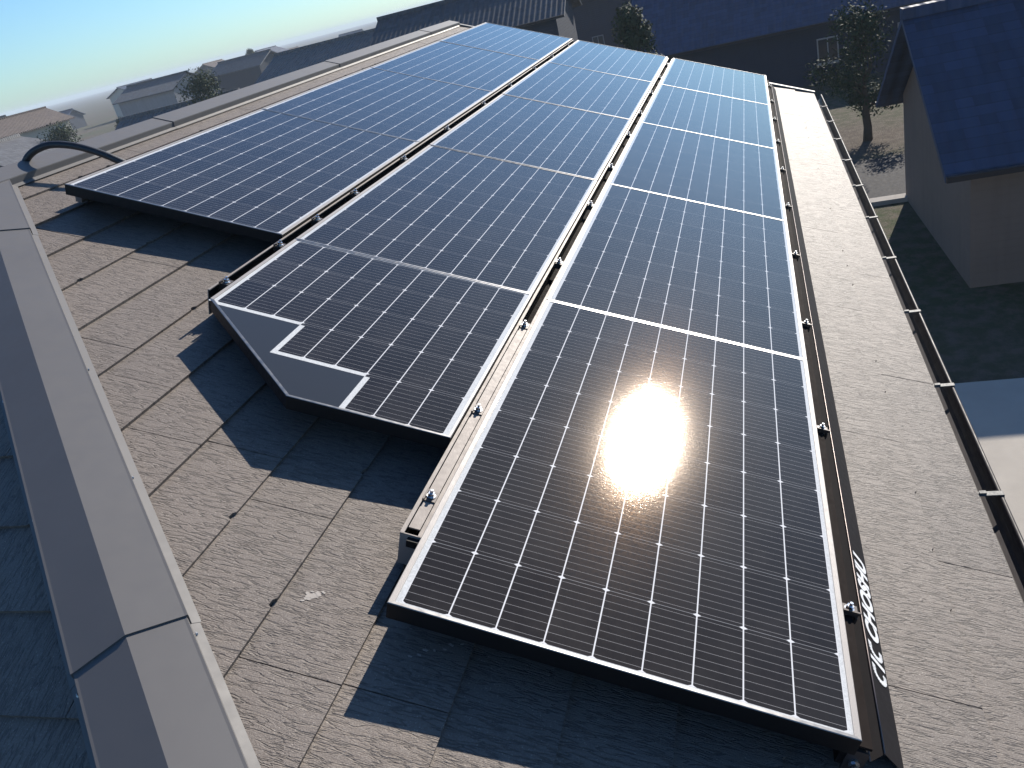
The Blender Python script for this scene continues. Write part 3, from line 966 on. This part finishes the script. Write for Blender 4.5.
# ---- trees
BARK = simple('bark', (0.07, 0.055, 0.042), .95, 0, .2, 8, spec=.1, bump=.01, bscale=20)
def leaf_material(name, a, b):
    k = NT(name)
    t = k.tint()
    k.set(Base_Color=k.mix(t, a, b), Roughness=.75, Specular_IOR_Level=.12)
    return k.mat
LEAF = [leaf_material('leaf_dark', (0.018, 0.030, 0.014), (0.045, 0.065, 0.028)), leaf_material('leaf_mid', (0.035, 0.050, 0.020), (0.075, 0.085, 0.035))]
def tree_mesh(h, w, seed, leaf, conic=False, n=6500):
    rnd = random.Random(seed)
    tb = MB()
    pth = [(rnd.uniform(-.04, .04) * i, rnd.uniform(-.04, .04) * i, h * .75 * i / 7) for i in range(8)]
    tb.tube(pth, lambda i: .035 * h * (1 - i / 8.5), 8)
    blobs = []
    for i in range(16):
        z = h * rnd.uniform(.25, .92); rr = (w / 2) * ((1.05 - z / h) * 1.25 if conic else math.sqrt(max(.05, 1 - ((z / h - .58) / .46) ** 2)))
        a = rnd.uniform(0, 6.28); q = rr * rnd.uniform(.25, .85)
        c = Vector((q * math.cos(a), q * math.sin(a), z)); blobs.append((c, w * rnd.uniform(.13, .24)))
        tb.tube([Vector((0, 0, z * .7)), Vector((c.x * .5, c.y * .5, z * .86)), c], lambda k: .010 * h * (1 - k * .35), 5)
    lb = MB()
    for i in range(n):
        c, r = rnd.choice(blobs)
        d = Vector((rnd.gauss(0, 1), rnd.gauss(0, 1), rnd.gauss(0, .8))).normalized()
        p = c + d * r * rnd.uniform(.45, 1.12)
        s = rnd.uniform(.045, .10) * (h / 5) ** .5
        ax = Vector((rnd.gauss(0, 1), rnd.gauss(0, 1), rnd.gauss(0, 1))).normalized(); b = ax.cross(d + Vector((.01, 0, .3))).normalized()
        lb.face([p - ax * s, p - b * s * .5, p + ax * s, p + b * s * .5], tint=rnd.random())
    return tb, lb
protos = []
for s, (h, w, lf, con_) in enumerate(((6.0, 4.2, 0, False), (7.0, 3.0, 0, True), (4.5, 3.8, 1, False))):
    tb, lb = tree_mesh(h, w, 40 + s, lf, con_)
    root = empty('tree'); tb.build('trunk', BARK, root); lb.build('crown', LEAF[lf], root, weld=False, recalc=False)
    protos.append(root)
usedp = [False] * 3
def tree(x, y, kind, sc, rz, label, group='trees among the neighbouring houses'):
    if not usedp[kind]: o = protos[kind]; usedp[kind] = True
    else: o = copy_tree(protos[kind])
    o.location = (x, y, 0); o.scale = (sc, sc, sc * random.uniform(.9, 1.1)); o.rotation_euler = (0, 0, rz)
    tag(o, label, 'tree', group)
tree(14.6, -5.6, 2, .42, .3, 'small bushy tree in front of the navy roofed house wall')
tree(25.0, -14.6, 1, .8, 1.3, 'dark pointed tree right of the navy blue tiled roof')
tree(29.5, -3.2, 0, .75, 2.1, 'dark round tree just beyond the far end of the pale slates')
tree(34.0, 4.5, 1, .85, .9, 'dark pointed tree beyond the far end of the middle row')
tree(36.0, 9.0, 2, .95, .2, 'dull green bushy tree beyond the far end of the middle row')
tree(58.0, 24.0, 0, 1.05, 4.2, 'dark round tree between the pale grey tiled house and the dark walled house')
tree(44.0, 25.0, 2, .9, 3.3, 'low dull green tree beyond the far end of the ridge side row')
tree(33.0, -12.2, 0, .8, 5.1, 'dark evergreen tree at the far right behind the navy blue tiled roof')
rng = random.Random(5)
for i in range(26):
    d = rng.uniform(60, 260); a = math.radians(rng.uniform(-13, 48))
    tree(d * math.cos(a), d * math.sin(a), rng.choice((0, 1, 2)), rng.uniform(.7, 1.15), rng.uniform(0, 6), 'small distant tree among the far houses', 'distant trees among the far houses')


# ================================================================== HAZE
mb = MB(); mb.box((-1000, -2000, -1.0), (2600, 2400, 11.5))
hz = mb.build('haze', FELT)
hm = bpy.data.materials.new('haze'); hm.use_nodes = True; hm.node_tree.nodes.clear()
_out = hm.node_tree.nodes.new('ShaderNodeOutputMaterial'); _v = hm.node_tree.nodes.new('ShaderNodeVolumePrincipled')
_v.inputs['Color'].default_value = (0.80, 0.90, 1.0, 1); _v.inputs['Density'].default_value = 0.0006; _v.inputs['Anisotropy'].default_value = 0.0
hm.node_tree.links.new(_v.outputs[0], _out.inputs['Volume'])
hz.data.materials.clear(); hz.data.materials.append(hm)
tag(hz, kind='stuff')
